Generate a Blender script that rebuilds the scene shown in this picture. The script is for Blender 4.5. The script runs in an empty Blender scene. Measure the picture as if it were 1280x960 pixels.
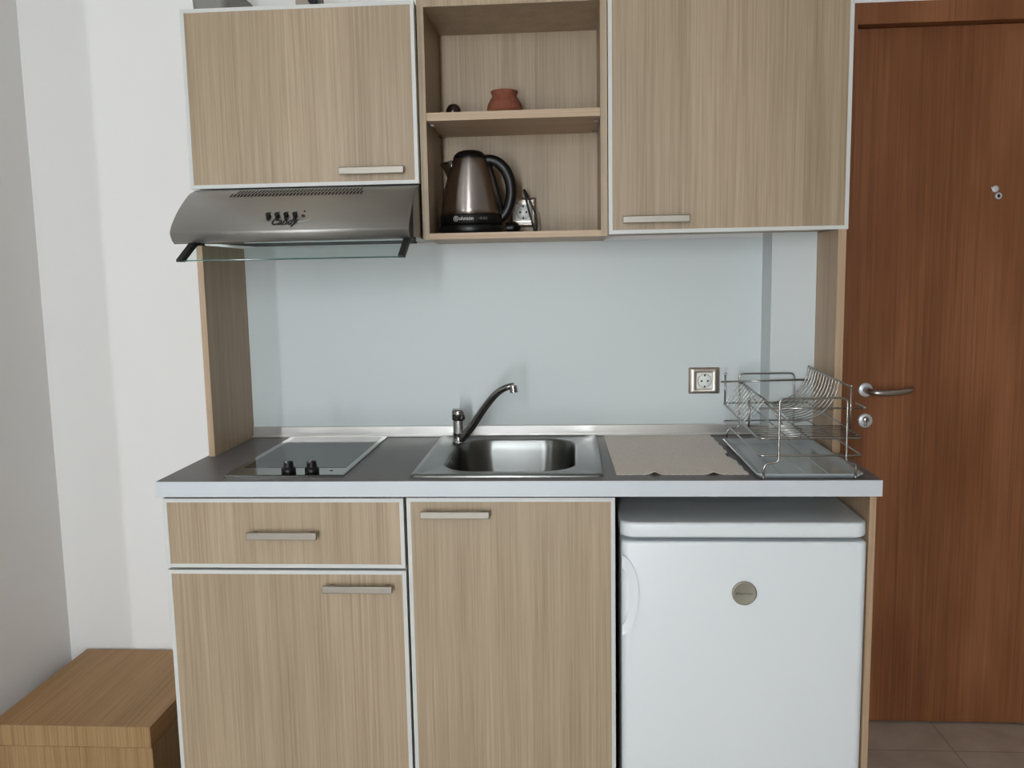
import bpy, bmesh, math, random
from mathutils import Vector, Matrix
random.seed(7)
C = bpy.context.scene.collection
PI = math.pi

# ------------------------------------------------------------------ materials
def lin(c):
    return tuple(((v / 255.0) / 12.92 if v / 255.0 <= .04045 else ((v / 255.0 + .055) / 1.055) ** 2.4) for v in c) + (1.0,)

def base_mat(name, col=(200, 200, 200), rough=.5, metal=0.0, spec=.5, coat=0.0):
    m = bpy.data.materials.new(name); m.use_nodes = True
    b = m.node_tree.nodes['Principled BSDF']
    b.inputs['Base Color'].default_value = lin(col)
    b.inputs['Roughness'].default_value = rough
    b.inputs['Metallic'].default_value = metal
    b.inputs['Specular IOR Level'].default_value = spec
    b.inputs['Coat Weight'].default_value = coat
    return m, m.node_tree.nodes, m.node_tree.links, b

def coords(n, l, scale, rand=True):
    tc = n.new('ShaderNodeTexCoord'); mp = n.new('ShaderNodeMapping')
    mp.inputs['Scale'].default_value = scale
    if rand:
        oi = n.new('ShaderNodeObjectInfo'); mul = n.new('ShaderNodeVectorMath'); mul.operation = 'SCALE'
        cb = n.new('ShaderNodeCombineXYZ')
        for i in range(3): l.new(oi.outputs['Random'], cb.inputs[i])
        mul.inputs['Scale'].default_value = 9.0
        l.new(cb.outputs[0], mul.inputs[0])
        ad = n.new('ShaderNodeVectorMath'); ad.operation = 'ADD'
        l.new(tc.outputs['Object'], ad.inputs[0]); l.new(mul.outputs[0], ad.inputs[1])
        l.new(ad.outputs[0], mp.inputs['Vector'])
    else:
        l.new(tc.outputs['Object'], mp.inputs['Vector'])
    return mp.outputs['Vector']

def noise(n, l, vec, scale, detail=4, rough=.6, dist=0):
    t = n.new('ShaderNodeTexNoise'); t.inputs['Scale'].default_value = scale
    t.inputs['Detail'].default_value = detail; t.inputs['Roughness'].default_value = rough
    t.inputs['Distortion'].default_value = dist
    l.new(vec, t.inputs['Vector']); return t.outputs['Fac']

def ramp(n, l, fac, stops):
    r = n.new('ShaderNodeValToRGB'); e = r.color_ramp.elements
    e[0].position, e[0].color = stops[0][0], lin(stops[0][1])
    e[1].position, e[1].color = stops[-1][0], lin(stops[-1][1])
    for p, c in stops[1:-1]:
        k = e.new(p); k.color = lin(c)
    l.new(fac, r.inputs['Fac']); return r.outputs['Color']

def mix(n, l, fac, a, b, mode='MIX'):
    m = n.new('ShaderNodeMix'); m.data_type = 'RGBA'; m.blend_type = mode
    if isinstance(fac, float): m.inputs['Factor'].default_value = fac
    else: l.new(fac, m.inputs['Factor'])
    l.new(a, m.inputs[6]); l.new(b, m.inputs[7]); return m.outputs[2]

def bump(n, l, b, fac, strength, dist=.001):
    u = n.new('ShaderNodeBump'); u.inputs['Strength'].default_value = strength
    u.inputs['Distance'].default_value = dist
    l.new(fac, u.inputs['Height']); l.new(u.outputs['Normal'], b.inputs['Normal'])

def wood(name, dark, mid, light, axis='z', rough=.45, fine=260, broad=14, spec=.4, blot=None):
    m, n, l, b = base_mat(name, mid, rough, spec=spec)
    k = .012
    sc = {'z': (1, 1, k), 'x': (k, 1, 1), 'y': (1, k, 1)}[axis]
    v = coords(n, l, sc)
    f1 = noise(n, l, v, fine, 3, .65)
    f2 = noise(n, l, v, broad, 3, .55, .4)
    add = n.new('ShaderNodeMath'); add.operation = 'MULTIPLY_ADD'
    l.new(f1, add.inputs[0]); add.inputs[1].default_value = .66
    mu = n.new('ShaderNodeMath'); mu.operation = 'MULTIPLY'; l.new(f2, mu.inputs[0]); mu.inputs[1].default_value = .34
    l.new(mu.outputs[0], add.inputs[2])
    col = ramp(n, l, add.outputs[0], [(.34, dark), (.5, mid), (.66, light)])
    if blot:
        v2 = coords(n, l, {'z': (1, 1, .22), 'x': (.22, 1, 1), 'y': (1, .22, 1)}[axis])
        f3 = noise(n, l, v2, blot[0], 3, .5)
        c2 = ramp(n, l, f3, [(.35, blot[1]), (.65, (255, 255, 255))])
        col = mix(n, l, 1.0, col, c2, 'MULTIPLY')
    l.new(col, b.inputs['Base Color'])
    bump(n, l, b, f1, .06, .0004)
    return m

M = {}
M['oak'] = wood('light_oak_laminate', (149, 130, 106), (169, 150, 125), (182, 164, 140), fine=250, broad=22, blot=(4.0, (240, 240, 237)))
M['oak_edge'] = wood('light_oak_edge', (160, 134, 106), (178, 153, 125), (190, 168, 142), axis='x')
M['oak_post'] = wood('light_oak_post_edge', (160, 134, 106), (176, 151, 123), (188, 166, 140), axis='z')
M['box_wood'] = wood('brown_oak_board', (140, 104, 64), (160, 122, 78), (174, 137, 92), axis='y', rough=.5, fine=200, broad=9)
M['box_front'] = wood('brown_oak_front', (130, 100, 64), (152, 122, 84), (166, 138, 98), axis='z', rough=.5, fine=200)
M['door'] = wood('reddish_brown_veneer', (116, 72, 44), (136, 88, 56), (146, 97, 64), rough=.5, fine=190, broad=9, spec=.25, blot=(7.0, (216, 206, 196)))
def painted(name, col, rough=.85, bs=.08, sc=160):
    m, n, l, b = base_mat(name, col, rough, spec=.25)
    v = coords(n, l, (1, 1, 1), False)
    bump(n, l, b, noise(n, l, v, sc, 3, .6), bs, .001)
    return m
M['wall'] = painted('white_wall_paint', (231, 231, 230))
M['wall_room'] = painted('low_bounce_wall_paint', (196, 190, 180))  # unseen walls toned down from white to cut bounced light
M['ceil'] = painted('white_ceiling_paint', (232, 233, 231))
M['splash'] = painted('pale_grey_backsplash', (208, 216, 217), .45, .04, 90)
M['alu'] = base_mat('pale_aluminium_edging', (204, 206, 203), .42, .0, .5)[0]
M['edge_grey'] = base_mat('pale_grey_worktop_edge', (200, 207, 213), .38, 0, .5)[0]
def speckle(name, a, bcol, rough, sc):
    m, n, l, b = base_mat(name, a, rough, spec=.4)
    v = coords(n, l, (1, 1, 1), False)
    f = noise(n, l, v, sc, 2, .7)
    l.new(ramp(n, l, f, [(.3, a), (.7, bcol)]), b.inputs['Base Color'])
    return m
M['worktop'] = speckle('dark_grey_worktop', (94, 90, 89), (116, 112, 111), .45, 700)
M['mat_cloth'] = speckle('taupe_lace_paper', (205, 195, 186), (240, 232, 223), .9, 420)
def steel(name, col, rough, axis='x', amt=.12, bs=.05):
    m, n, l, b = base_mat(name, col, rough, 1.0)
    k = .01
    v = coords(n, l, {'x': (k, 1, 1), 'y': (1, k, 1), 'z': (1, 1, k)}[axis])
    f = noise(n, l, v, 420, 3, .7)
    mr = n.new('ShaderNodeMapRange'); l.new(f, mr.inputs['Value'])
    mr.inputs['To Min'].default_value = max(.02, rough - amt); mr.inputs['To Max'].default_value = rough + amt
    l.new(mr.outputs[0], b.inputs['Roughness'])
    bump(n, l, b, f, bs, .0003)
    return m
M['hood_steel'] = steel('brushed_hood_steel', (184, 183, 179), .55)
M['sink_steel'] = steel('brushed_sink_steel', (128, 129, 127), .34, 'x', .04, .004)
M['hob_steel'] = steel('hob_frame_steel', (146, 146, 143), .16, 'x', .04, .01)
M['strip_steel'] = steel('upstand_steel', (214, 212, 208), .3, 'x', .04, .008)
M['kettle_steel'] = steel('brushed_kettle_steel', (168, 160, 156), .3, 'x', .05, .0)
M['handle_steel'] = steel('satin_nickel_handle', (152, 147, 138), .5, 'x', .08, .02)
for _k in ('kettle_steel', 'sink_steel'):   # brushed round the vertical axis
  _n, _l = M[_k].node_tree.nodes, M[_k].node_tree.links
  _t = _n.new('ShaderNodeTangent'); _t.direction_type = 'RADIAL'; _t.axis = 'Z'
  _l.new(_t.outputs[0], _n['Principled BSDF'].inputs['Tangent']); _n['Principled BSDF'].inputs['Anisotropic'].default_value = .85; _n['Principled BSDF'].inputs['Anisotropic Rotation'].default_value = .25
M['lever_steel'] = steel('satin_lever_steel', (176, 172, 166), .32, 'x', .06)
M['chrome'] = base_mat('polished_chrome', (168, 168, 168), .1, 1.0)[0]
M['wire'] = base_mat('chrome_wire', (166, 164, 160), .25, 1.0)[0]
M['black'] = base_mat('black_plastic', (9, 9, 10), .36, spec=.35)[0]
M['black_matte'] = base_mat('matte_black_plastic', (10, 10, 10), .6)[0]
M['hob_glass'] = base_mat('black_ceramic_glass', (11, 13, 13), .06, 0, .2)[0]
M['white_enamel'] = base_mat('white_fridge_enamel', (224, 230, 233), .3, 0, .5)[0]
M['white_plastic'] = base_mat('white_socket_plastic', (232, 234, 230), .35)[0]
M['rose'] = base_mat('pale_rose_plate', (206, 208, 210), .35, .3)[0]
M['badge'] = base_mat('pewter_badge', (150, 147, 134), .45, .6)[0]
M['gap_shade'] = base_mat('painted_gap_shade', (18, 18, 20), .9)[0]
M['terracotta'] = speckle('terracotta_clay', (116, 66, 46), (134, 78, 58), .8, 90)
M['brown_gloss'] = base_mat('dark_brown_gloss', (34, 18, 14), .12)[0]
M['socket_frame'] = steel('satin_socket_frame', (182, 172, 162), .38, 'z', .05)
M['tray'] = base_mat('grey_tray_plastic', (162, 169, 171), .1, 0, .75)[0]
M['grey_plastic'] = base_mat('grey_plastic', (128, 128, 124), .5)[0]
M['beige_card'] = base_mat('beige_card', (150, 142, 128), .8)[0]
M['print_white'] = base_mat('white_print', (190, 190, 190), .6)[0]
M['print_and_shade_grey'] = base_mat('grey_print_and_shade', (88, 88, 88), .6)[0]  # printed marks, and the painted shade ring of the sockets
M['print_dark'] = base_mat('dark_print', (20, 20, 20), .6)[0]
M['print_olive'] = base_mat('olive_print', (92, 90, 76), .6)[0]
M['red_lamp'] = base_mat('dark_red_lamp', (58, 24, 26), .3)[0]
M['frame_white'] = base_mat('white_window_frame', (235, 235, 235), .4)[0]
m, n, l, b = base_mat('clear_visor_glass', (236, 246, 243), .02, 0, .5)
b.inputs['Transmission Weight'].default_value = 1.0; b.inputs['IOR'].default_value = 1.06
M['visor'] = m
m, n, l, b = base_mat('visor_glass_edge', (70, 104, 96), .1, 0, .5); M['visor_edge'] = m
# tiled floor: 0.33 m tiles, joints along x and y
m, n, l, b = base_mat('beige_floor_tile', (150, 138, 124), .4)
v = coords(n, l, (1, 1, 1), False)
mp = n.new('ShaderNodeMapping'); mp.inputs['Location'].default_value = (-1.2204 % .33 * -1 + .0, 0, 0)
mp.inputs['Location'].default_value = (.33 * 4 - 1.2204, .33 * 2 - .5384, 0)
l.new(v, mp.inputs['Vector'])
br = n.new('ShaderNodeTexBrick'); br.offset = 0.0; br.squash = 1.0
br.inputs['Scale'].default_value = 1.0; br.inputs['Brick Width'].default_value = .33; br.inputs['Row Height'].default_value = .33
br.inputs['Mortar Size'].default_value = .0022; br.inputs['Mortar Smooth'].default_value = .2; br.inputs['Bias'].default_value = 0
br.inputs['Color1'].default_value = lin((190, 176, 163)); br.inputs['Color2'].default_value = lin((184, 170, 157))
br.inputs['Mortar'].default_value = lin((150, 136, 124))
l.new(mp.outputs[0], br.inputs['Vector'])
f = noise(n, l, v, 9, 4, .6)
l.new(mix(n, l, 1.0, br.outputs['Color'], ramp(n, l, f, [(.3, (226, 222, 216)), (.7, (255, 255, 255))]), 'MULTIPLY'), b.inputs['Base Color'])
M['floor'] = m

# ------------------------------------------------------------------ mesh helpers
def box(bm, x0, x1, y0, y1, z0, z1, bev=0.0, seg=2):
    t = bmesh.new()
    bmesh.ops.create_cube(t, size=1)
    for q in t.verts:
        q.co = Vector(((x0 + x1) / 2 + q.co.x * (x1 - x0), (y0 + y1) / 2 + q.co.y * (y1 - y0), (z0 + z1) / 2 + q.co.z * (z1 - z0)))
    if bev > 0:
        bmesh.ops.bevel(t, geom=t.edges[:], offset=bev, segments=seg, affect='EDGES', profile=.5)
    merge(bm, t)

def merge(bm, t):
    mp_ = {}
    for q in t.verts: mp_[q] = bm.verts.new(q.co)
    for f_ in t.faces:
        g = bm.faces.new([mp_[q] for q in f_.verts]); g.smooth = f_.smooth; g.material_index = f_.material_index
    t.free()

def rings(bm, loops, cap0=True, cap1=True, smooth=True, closed=False):
    rr = [[bm.verts.new(p) for p in lp] for lp in loops]
    n_ = len(rr[0])
    pairs = list(zip(rr, rr[1:])) + ([(rr[-1], rr[0])] if closed else [])
    for a, c in pairs:
        for i in range(n_):
            f_ = bm.faces.new((a[i], a[(i + 1) % n_], c[(i + 1) % n_], c[i])); f_.smooth = smooth
    if not closed:
        if cap0: bm.faces.new(rr[0][::-1])
        if cap1: bm.faces.new(rr[-1])

def lathe(bm, cx, cy, prof, n_=48, axis='z', cap=True):
    loops = []
    for r, h in prof:
        lp = []
        for i in range(n_):
            a = 2 * PI * i / n_
            if axis == 'z': lp.append((cx + r * math.cos(a), cy + r * math.sin(a), h))
            elif axis == 'y': lp.append((cx + r * math.cos(a), h, cy + r * math.sin(a)))   # cy is z here
        loops.append(lp)
    rings(bm, loops, cap, cap)

def smooth_path(pts, sub=8, closed=False):
    pts = [Vector(p) for p in pts]; out = []; n_ = len(pts)
    for i in range(n_ if closed else n_ - 1):
        if closed: p0, p1, p2, p3 = pts[i - 1], pts[i], pts[(i + 1) % n_], pts[(i + 2) % n_]
        else: p0, p1, p2, p3 = pts[max(i - 1, 0)], pts[i], pts[i + 1], pts[min(i + 2, n_ - 1)]
        for k in range(sub):
            t = k / sub
            out.append(.5 * ((2 * p1) + (-p0 + p2) * t + (2 * p0 - 5 * p1 + 4 * p2 - p3) * t * t + (-p0 + 3 * p1 - 3 * p2 + p3) * t ** 3))
    if not closed: out.append(pts[-1])
    return out

def fillet(pts, r, seg=5, closed=False):
    """polyline with its corners rounded to radius r"""
    pts = [Vector(p) for p in pts]; n_ = len(pts); out = []
    for i in range(n_):
        if not closed and i in (0, n_ - 1): out.append(pts[i]); continue
        a, p, c = pts[i - 1], pts[i], pts[(i + 1) % n_]
        u, w = (a - p), (c - p)
        d = min(r, u.length * .45, w.length * .45)
        s_, e_ = p + u.normalized() * d, p + w.normalized() * d
        for k in range(seg + 1):
            t = k / seg
            out.append(s_ * (1 - t) ** 2 + p * 2 * t * (1 - t) + e_ * t * t)
    return out

def tube(bm, pts, r, n_=10, closed=False, flat=1.0, up=None):
    pts = [Vector(p) for p in pts]; N = len(pts)
    rad = r if callable(r) else (lambda t: r)
    loops = []; ref = Vector(up) if up else None
    prev = None
    for i, p in enumerate(pts):
        if closed: d = pts[(i + 1) % N] - pts[i - 1]
        else: d = pts[min(i + 1, N - 1)] - pts[max(i - 1, 0)]
        d.normalize()
        if ref is not None: s_ = d.cross(ref)
        elif prev is None: s_ = d.cross(Vector((.31, .22, .93)))
        else: s_ = prev - d * prev.dot(d)
        if s_.length < 1e-6: s_ = d.cross(Vector((1, 0, 0)))
        s_.normalize(); prev = s_; t_ = s_.cross(d)
        q = rad(i / max(1, N - 1))
        loops.append([p + s_ * q * math.cos(2 * PI * k / n_) * flat + t_ * q * math.sin(2 * PI * k / n_) for k in range(n_)])
    rings(bm, loops, closed=closed)

def rrect(x0, x1, y0, y1, r, z, seg=8):
    out = []
    for cx, cy, a0 in ((x1 - r, y1 - r, 0), (x0 + r, y1 - r, PI / 2), (x0 + r, y0 + r, PI), (x1 - r, y0 + r, 1.5 * PI)):
        for k in range(seg + 1):
            a = a0 + PI / 2 * k / seg
            out.append((cx + r * math.cos(a), cy + r * math.sin(a), z))
    return out

def rrect_fine(x0, x1, y0, y1, r, z, seg=10):
    """rounded rectangle whose straight sides carry extra points, so that they shade flat"""
    p = rrect(x0, x1, y0, y1, r, z, seg); n_ = len(p); out = []
    for i, a in enumerate(p):
        out.append(a)
        if i % (seg + 1) == seg:
            c = p[(i + 1) % n_]
            for t in (.06, .3, .7, .94): out.append(tuple(a[k] + (c[k] - a[k]) * t for k in range(3)))
    return out

def obj(name, bm, mat, parent=None, base=(0, 0, 0), bevel=0, label=None):
    b0 = Vector(base) if parent is None else Vector(parent['_b'])
    for q in bm.verts: q.co -= b0
    bmesh.ops.recalc_face_normals(bm, faces=bm.faces[:])
    me = bpy.data.meshes.new(name); bm.to_mesh(me); bm.free()
    mats = mat if isinstance(mat, (list, tuple)) else [mat]
    for k in mats: me.materials.append(M[k])
    o = bpy.data.objects.new(name, me); C.objects.link(o)
    if parent is None: o.location = b0
    else: o.parent = parent
    o['_b'] = tuple(b0)
    if label: o['label'] = label
    if bevel:
        md = o.modifiers.new('bevel', 'BEVEL'); md.width = bevel; md.segments = 2; md.limit_method = 'ANGLE'
    return o

def thing(name, label, cat, base, group=None):
    o = bpy.data.objects.new(name, None); C.objects.link(o); o.empty_display_size = .05
    o.location = base; o['_b'] = tuple(base); o['label'] = label; o['category'] = cat
    if group: o['group'] = group
    return o

def tag(o, label, cat, group=None):
    o['label'] = label; o['category'] = cat
    if group: o['group'] = group
    return o

def struct(name, bm, mat, label=None):
    o = obj(name, bm, mat); o['kind'] = 'structure'
    if label: o['label'] = label
    return o

def B(*boxes, bev=0.0):
    bm = bmesh.new()
    for q in boxes: box(bm, *q, bev=bev)
    return bm

def text(name, body, size, loc, mat, parent, shear=0.0, rot=(PI / 2, 0, 0), depth=.0003, bold=0.0, align='CENTER'):
    cu = bpy.data.curves.new(name, 'FONT'); cu.body = body; cu.size = size; cu.shear = shear
    cu.align_x = align; cu.align_y = 'CENTER'; cu.extrude = depth; cu.offset = bold
    t = bpy.data.objects.new(name, cu); C.objects.link(t)
    bpy.context.view_layer.update()
    me = bpy.data.meshes.new_from_object(t.evaluated_get(bpy.context.evaluated_depsgraph_get()))
    bpy.data.objects.remove(t)
    me.materials.clear(); me.materials.append(M[mat])
    o = bpy.data.objects.new(name, me); C.objects.link(o)
    o.parent = parent; o.location = Vector(loc) - Vector(parent['_b']); o.rotation_euler = rot
    o['_b'] = tuple(loc)
    return o

# ------------------------------------------------------------------ the room
H = 2.62
struct('floor', B((-3.4, 3.7, -4.3, 1.0, -.1, 0)), 'floor')
struct('ceiling', B((-3.4, 3.7, -4.3, 1.0, H, H + .1)), 'ceil')
struct('wall_back', B((-1.5, .80, .555, .68, 0, H)), 'wall')
struct('wall_left', B((-1.504, -1.384, -.36, .555, 0, H), (-3.3, -1.504, -.36, -.24, 0, H)), 'wall')
struct('wall_side', B((-3.4, -3.3, -4.2, -.36, 0, H)), 'wall_room')
struct('wall_right', B((3.6, 3.7, -4.2, .66, 0, H)), 'wall_room')
# wall with the entrance door
struct('wall_entrance', B((.80, .885, .66, .78, 0, H), (1.86, 3.6, .66, .78, 0, H), (.885, 1.86, .66, .78, 2.086, H)), 'wall')
# pier beside the splashback
struct('trim_1', B((.662, .80, .447, .555, 0, H)), 'splash', 'shallow pier standing forward of the wall behind the dish rack')
# wall with the windows, behind the camera
wx = [(-2.30, -2.14, .12, 2.5), (-.50, -.20, .12, 2.5)]
struct('wall_front', B((-3.3, wx[0][0], -4.3, -4.2, 0, H), (wx[0][1], wx[1][0], -4.3, -4.2, 0, H), (wx[1][1], 3.6, -4.3, -4.2, 0, H),
                       (wx[0][0], wx[0][1], -4.3, -4.2, 0, .12), (wx[0][0], wx[0][1], -4.3, -4.2, 2.5, H),
                       (wx[1][0], wx[1][1], -4.3, -4.2, 0, .12), (wx[1][0], wx[1][1], -4.3, -4.2, 2.5, H)), 'wall_room')
for k, (a, c, z0, z1) in enumerate(wx):
    w = .045
    bm = B((a, a + w, -4.28, -4.22, z0, z1), (c - w, c, -4.28, -4.22, z0, z1), (a + w, c - w, -4.28, -4.22, z0, z0 + w), (a + w, c - w, -4.28, -4.22, z1 - w, z1))
    if c - a > 1: box(bm, (a + c) / 2 - .035, (a + c) / 2 + .035, -4.28, -4.22, z0 + w, z1 - w)
    struct('window_%d' % (k + 1), bm, 'frame_white')

# ------------------------------------------------------------------ entrance door
door = obj('door_1', B((.932, 1.806, .69, .73, .008, 2.0270)), 'door'); door['kind'] = 'structure'
door['label'] = 'reddish brown veneered entrance door'
fr = bmesh.new()
for q in ((.885, .928, .655, .74, 0, 2.03), (1.81, 1.86, .655, .74, 0, 2.03), (.885, 1.86, .655, .74, 2.03, 2.086)): box(fr, *q)
struct('trim_2', fr, 'door', 'brown frame around the entrance door')
struct('trim_3', B((.928, 1.81, .735, .745, 0, 2.03)), 'gap_shade', 'dark sheet behind the entrance door, painting the shade in its gaps')  # near-black sheet put in as the shade inside the door gaps
bm = bmesh.new(); lathe(bm, .9897, 1.0231, [(.0205, .69), (.0205, .683), (.018, .681), (.001, .681)], 40, 'y')
r_ = obj('handle_rose', bm, 'rose', door)
bm = bmesh.new()
pth = smooth_path([(.9897, .684, 1.0231), (.9897, .655, 1.0231), (.993, .637, 1.0225), (1.010, .628, 1.021), (1.05, .627, 1.0215), (1.08, .633, 1.024), (1.10, .645, 1.0258), (1.113, .660, 1.0265)], 6)
tube(bm, pth, lambda t: .0088 if t < .85 else .0088 - (t - .85) * .02, 14)
obj('lever_handle', bm, 'lever_steel', door, label='satin steel lever handle')
bm = bmesh.new(); lathe(bm, .9914, .9326, [(.0205, .69), (.0205, .683), (.018, .681), (.001, .681)], 40, 'y')
e_ = obj('lock_rose', bm, 'rose', door, label='round pale lock rose')
bm = bmesh.new(); lathe(bm, .9914, .937, [(.0085, .682), (.0085, .672), (.0075, .671), (.001, .671)], 28, 'y')
box(bm, .9873, .9955, .674, .682, .918, .934, bev=.002)
cyl = obj('lock_cylinder', bm, 'lever_steel', e_)
cyl_slot = B((.9906, .9922, .6704, .672, .932, .942)); obj('key_slot', cyl_slot, 'black', e_)
bm = bmesh.new(); lathe(bm, 1.3358, 1.5657, [(.0095, .69), (.0095, .686), (.0075, .684), (.005, .684), (.005, .687), (.001, .687)], 32, 'y')
ph = obj('peephole', bm, 'rose', door, label='small round peephole with a swung cover')
bm = bmesh.new(); lathe(bm, 1.3358, 1.5657, [(.0052, .6868), (.004, .6855), (.001, .685)], 24, 'y'); obj('peephole_lens', bm, 'black', ph)
bm = bmesh.new(); lathe(bm, 1.3245, 1.5842, [(.0095, .685), (.0095, .6825), (.008, .681), (.001, .681)], 32, 'y')
box(bm, 1.313, 1.322, .683, .685, 1.586, 1.590); obj('peephole_cover', bm, 'rose', ph)

# ------------------------------------------------------------------ cabinet fronts
def front(name, x0, x1, z0, z1, yf, parent, thick=.02, fw=.009):
    """a wood panel with aluminium edging standing a hair proud of it; yf = plane of the edging"""
    p = obj(name, B((x0 + fw, x1 - fw, yf + .001, yf + thick, z0 + fw, z1 - fw)), 'oak', parent)
    f_ = B((x0, x0 + fw, yf, yf + thick, z0, z1), (x1 - fw, x1, yf, yf + thick, z0, z1),
           (x0 + fw, x1 - fw, yf, yf + thick, z0, z0 + fw), (x0 + fw, x1 - fw, yf, yf + thick, z1 - fw, z1))
    obj('edge_frame', f_, 'alu', p, label='pale aluminium edging')
    return p

def bar_handle(x0, x1, z0, z1, yb, parent, tilt=0.0):
    """bar pull: flat bar on two feet; yb = front plane of the door"""
    bm = bmesh.new()
    box(bm, x0, x1, yb - .027, yb - .0185, z0, z1, bev=.0015)
    for a in (x0 + .012, x1 - .022): box(bm, a, a + .01, yb - .019, yb + .001, z0 + .004, z1 - .004)
    return obj('handle', bm, 'handle_steel', parent, label='satin nickel bar handle')

def carcass(x0, x1, y0, y1, z0, z1, t=.016, top=True, mid=None):
    q = [(x0, x0 + t, y0, y1, z0, z1), (x1 - t, x1, y0, y1, z0, z1), (x0 + t, x1 - t, y0, y1, z0, z0 + t), (x0 + t, x1 - t, y1 - .006, y1, z0 + t, z1)]
    if top: q.append((x0 + t, x1 - t, y0, y1 - .006, z1 - t, z1))
    return B(*q)

TOP = 2.0295
# wall cabinet over the hood
wc = thing('wall_cabinet', 'short oak wall cabinet above the cooker hood', 'cabinet', (-.51, .29, 1.5948), 'wall cabinets')
obj('body', carcass(-.792, -.2245, .2925, .553, 1.5975, 2.018), 'oak', wc)
d = front('door', -.795, -.2250, 1.5948, 2.0199, .271, wc); bar_handle(-.4155, -.257, 1.6178, 1.6346, .271, d)
# big wall cabinet on the right
wc2 = thing('wall_cabinet', 'tall oak wall cabinet next to the entrance door', 'cabinet', (.515, .29, 1.4632), 'wall cabinets')
obj('body', carcass(.2335, .7955, .2925, .445, 1.4665, 2.018), 'oak', wc2)
d = front('door', .2335, .7975, 1.4632, 2.0195, .271, wc2); bar_handle(.266, .424, 1.487, 1.5035, .271, d)
# open shelf unit
sh = thing('open_shelf_unit', 'open oak shelf unit holding the kettle between the wall cabinets', 'shelf unit', (.005, .29, 1.46))
for a, c in ((-.2222, -.2057), (.2157, .2320)):
    s_ = obj('side_panel', B((a, c, .2925, .553, 1.46, TOP)), 'oak', sh)
obj('top_panel', B((-.2057, .2157, .2927, .553, 2.0098, TOP)), 'oak', sh)
obj('bottom_panel', B((-.2057, .2157, .2927, .553, 1.46, 1.4751)), 'oak_edge', sh)
obj('back_panel', B((-.2057, .2157, .541, .553, 1.4751, 2.0098)), 'oak', sh)
ms = obj('middle_shelf', B((-.2050, .2150, .2935, .5405, 1.7449, 1.7641)), 'oak_edge', sh)
for px, py in ((-.2057, .33), (.2157, .33), (-.2057, .50), (.2157, .50)):
    s = 1 if px < 0 else -1
    bm = bmesh.new(); box(bm, min(px, px + s * .014), max(px, px + s * .014), py, py + .007, 1.7385, 1.7445, bev=.001)
    obj('shelf_pin', bm, 'chrome', ms)

# uprights standing on the worktop
p1 = obj('side_upright', B((-.7916, -.7763, .274, .553, .9206, 1.4570)), 'oak_post', base=(-.784, .4, .92))
tag(p1, 'tall narrow oak upright panel under the cooker hood', 'panel', 'upright side panels')
p2 = obj('side_upright', B((.7753, .7941, .2727, .446, .9206, 1.4640)), 'oak_post', base=(.785, .36, .92))
tag(p2, 'tall narrow oak upright panel behind the dish rack', 'panel', 'upright side panels')

# ------------------------------------------------------------------ cooker hood
hd = thing('cooker_hood', 'curved brushed steel cooker hood under the short wall cabinet', 'cooker hood', (-.505, .34, 1.457))
prof = smooth_path([(0, .280, 1.5925), (0, .262, 1.5872), (0, .230, 1.5745), (0, .175, 1.5376), (0, .135, 1.5013), (0, .1205, 1.4800)], 8)
prof += [Vector((0, .1225, 1.4740)), Vector((0, .1265, 1.4680)), Vector((0, .131, 1.4610)), Vector((0, .136, 1.4580))]
bm = bmesh.new()
xa, xb = -.785, -.2262
inner = [Vector((0, q.y + .004, q.z - .002)) for q in prof]
lo = [[(x, q.y, q.z) for q in prof + inner[::-1]] for x in (xa, xb)]
rings(bm, lo, smooth=False)
for f_ in bm.faces:
    if len(f_.verts) == 4: f_.smooth = True
shell = obj('curved_front', bm, 'hood_steel', hd)
bm = bmesh.new()
hp_ = [(q.y + .008, q.z - .006) for q in prof if q.y > .195 and q.z > 1.53]
hp_ = [(.550, 1.4640), (.550, 1.5925), (.285, 1.5925)] + hp_ + [(.2000, 1.4640)]
rings(bm, [[(x, y, z) for y, z in hp_] for x in (-.7800, -.2285)], smooth=False)
obj('housing', bm, 'hood_steel', hd)
bm = bmesh.new()      # dark end caps filling the crescent behind the front sheet
for x0, x1 in ((-.7840, -.7805), (-.2330, -.2300)):
    lp = [(q.y + .0055, q.z - .003) for q in prof if q.y < .235 or q.z < 1.5] + [(.2400, 1.4605), (.2400, 1.5700)]
    bm = bmesh.new(); rings(bm, [[(x, y, z) for y, z in lp] for x in (x0, x1)], smooth=False)
    obj('end_cap', bm, 'black_matte', hd, label='black plastic end cap of the hood')
bm = B((-.715, -.268, .150, .470, 1.4585, 1.4690), bev=.003)
obj('filter_panel', bm, 'black_matte', hd, label='dark underside of the hood')
bm = bmesh.new()      # a vent field of slanted slots near the top
def hood_y(z):
    for a, c in zip(prof, prof[1:]):
        if c.z <= z <= a.z: return a.y + (c.y - a.y) * (a.z - z) / max(1e-6, a.z - c.z)
    return .2
def on_front(x, z, off=.0006):
    y = hood_y(z); dy = hood_y(z + .002) - hood_y(z - .002)
    nrm = Vector((0, -.004, dy)).normalized()
    return Vector((x, y, z)) + nrm * off
N = 38
for k in range(N):
    x = -.674 + (.318) * k / (N - 1); w = .0044
    for (za, zb, dx) in ((1.5850, 1.5770, .0024), (1.5752, 1.5672, -.0010)):
        if k in (0, N - 1) and za > 1.58: continue
        q = [on_front(x + dx, za), on_front(x + dx + w, za), on_front(x + dx - .002 + w, zb), on_front(x + dx - .002, zb)]
        t_ = [p + Vector((0, -.0002, .0003)) for p in q]
        rings(bm, [q, t_], smooth=False)
obj('vent_slots', bm, 'print_dark', hd)
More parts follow.
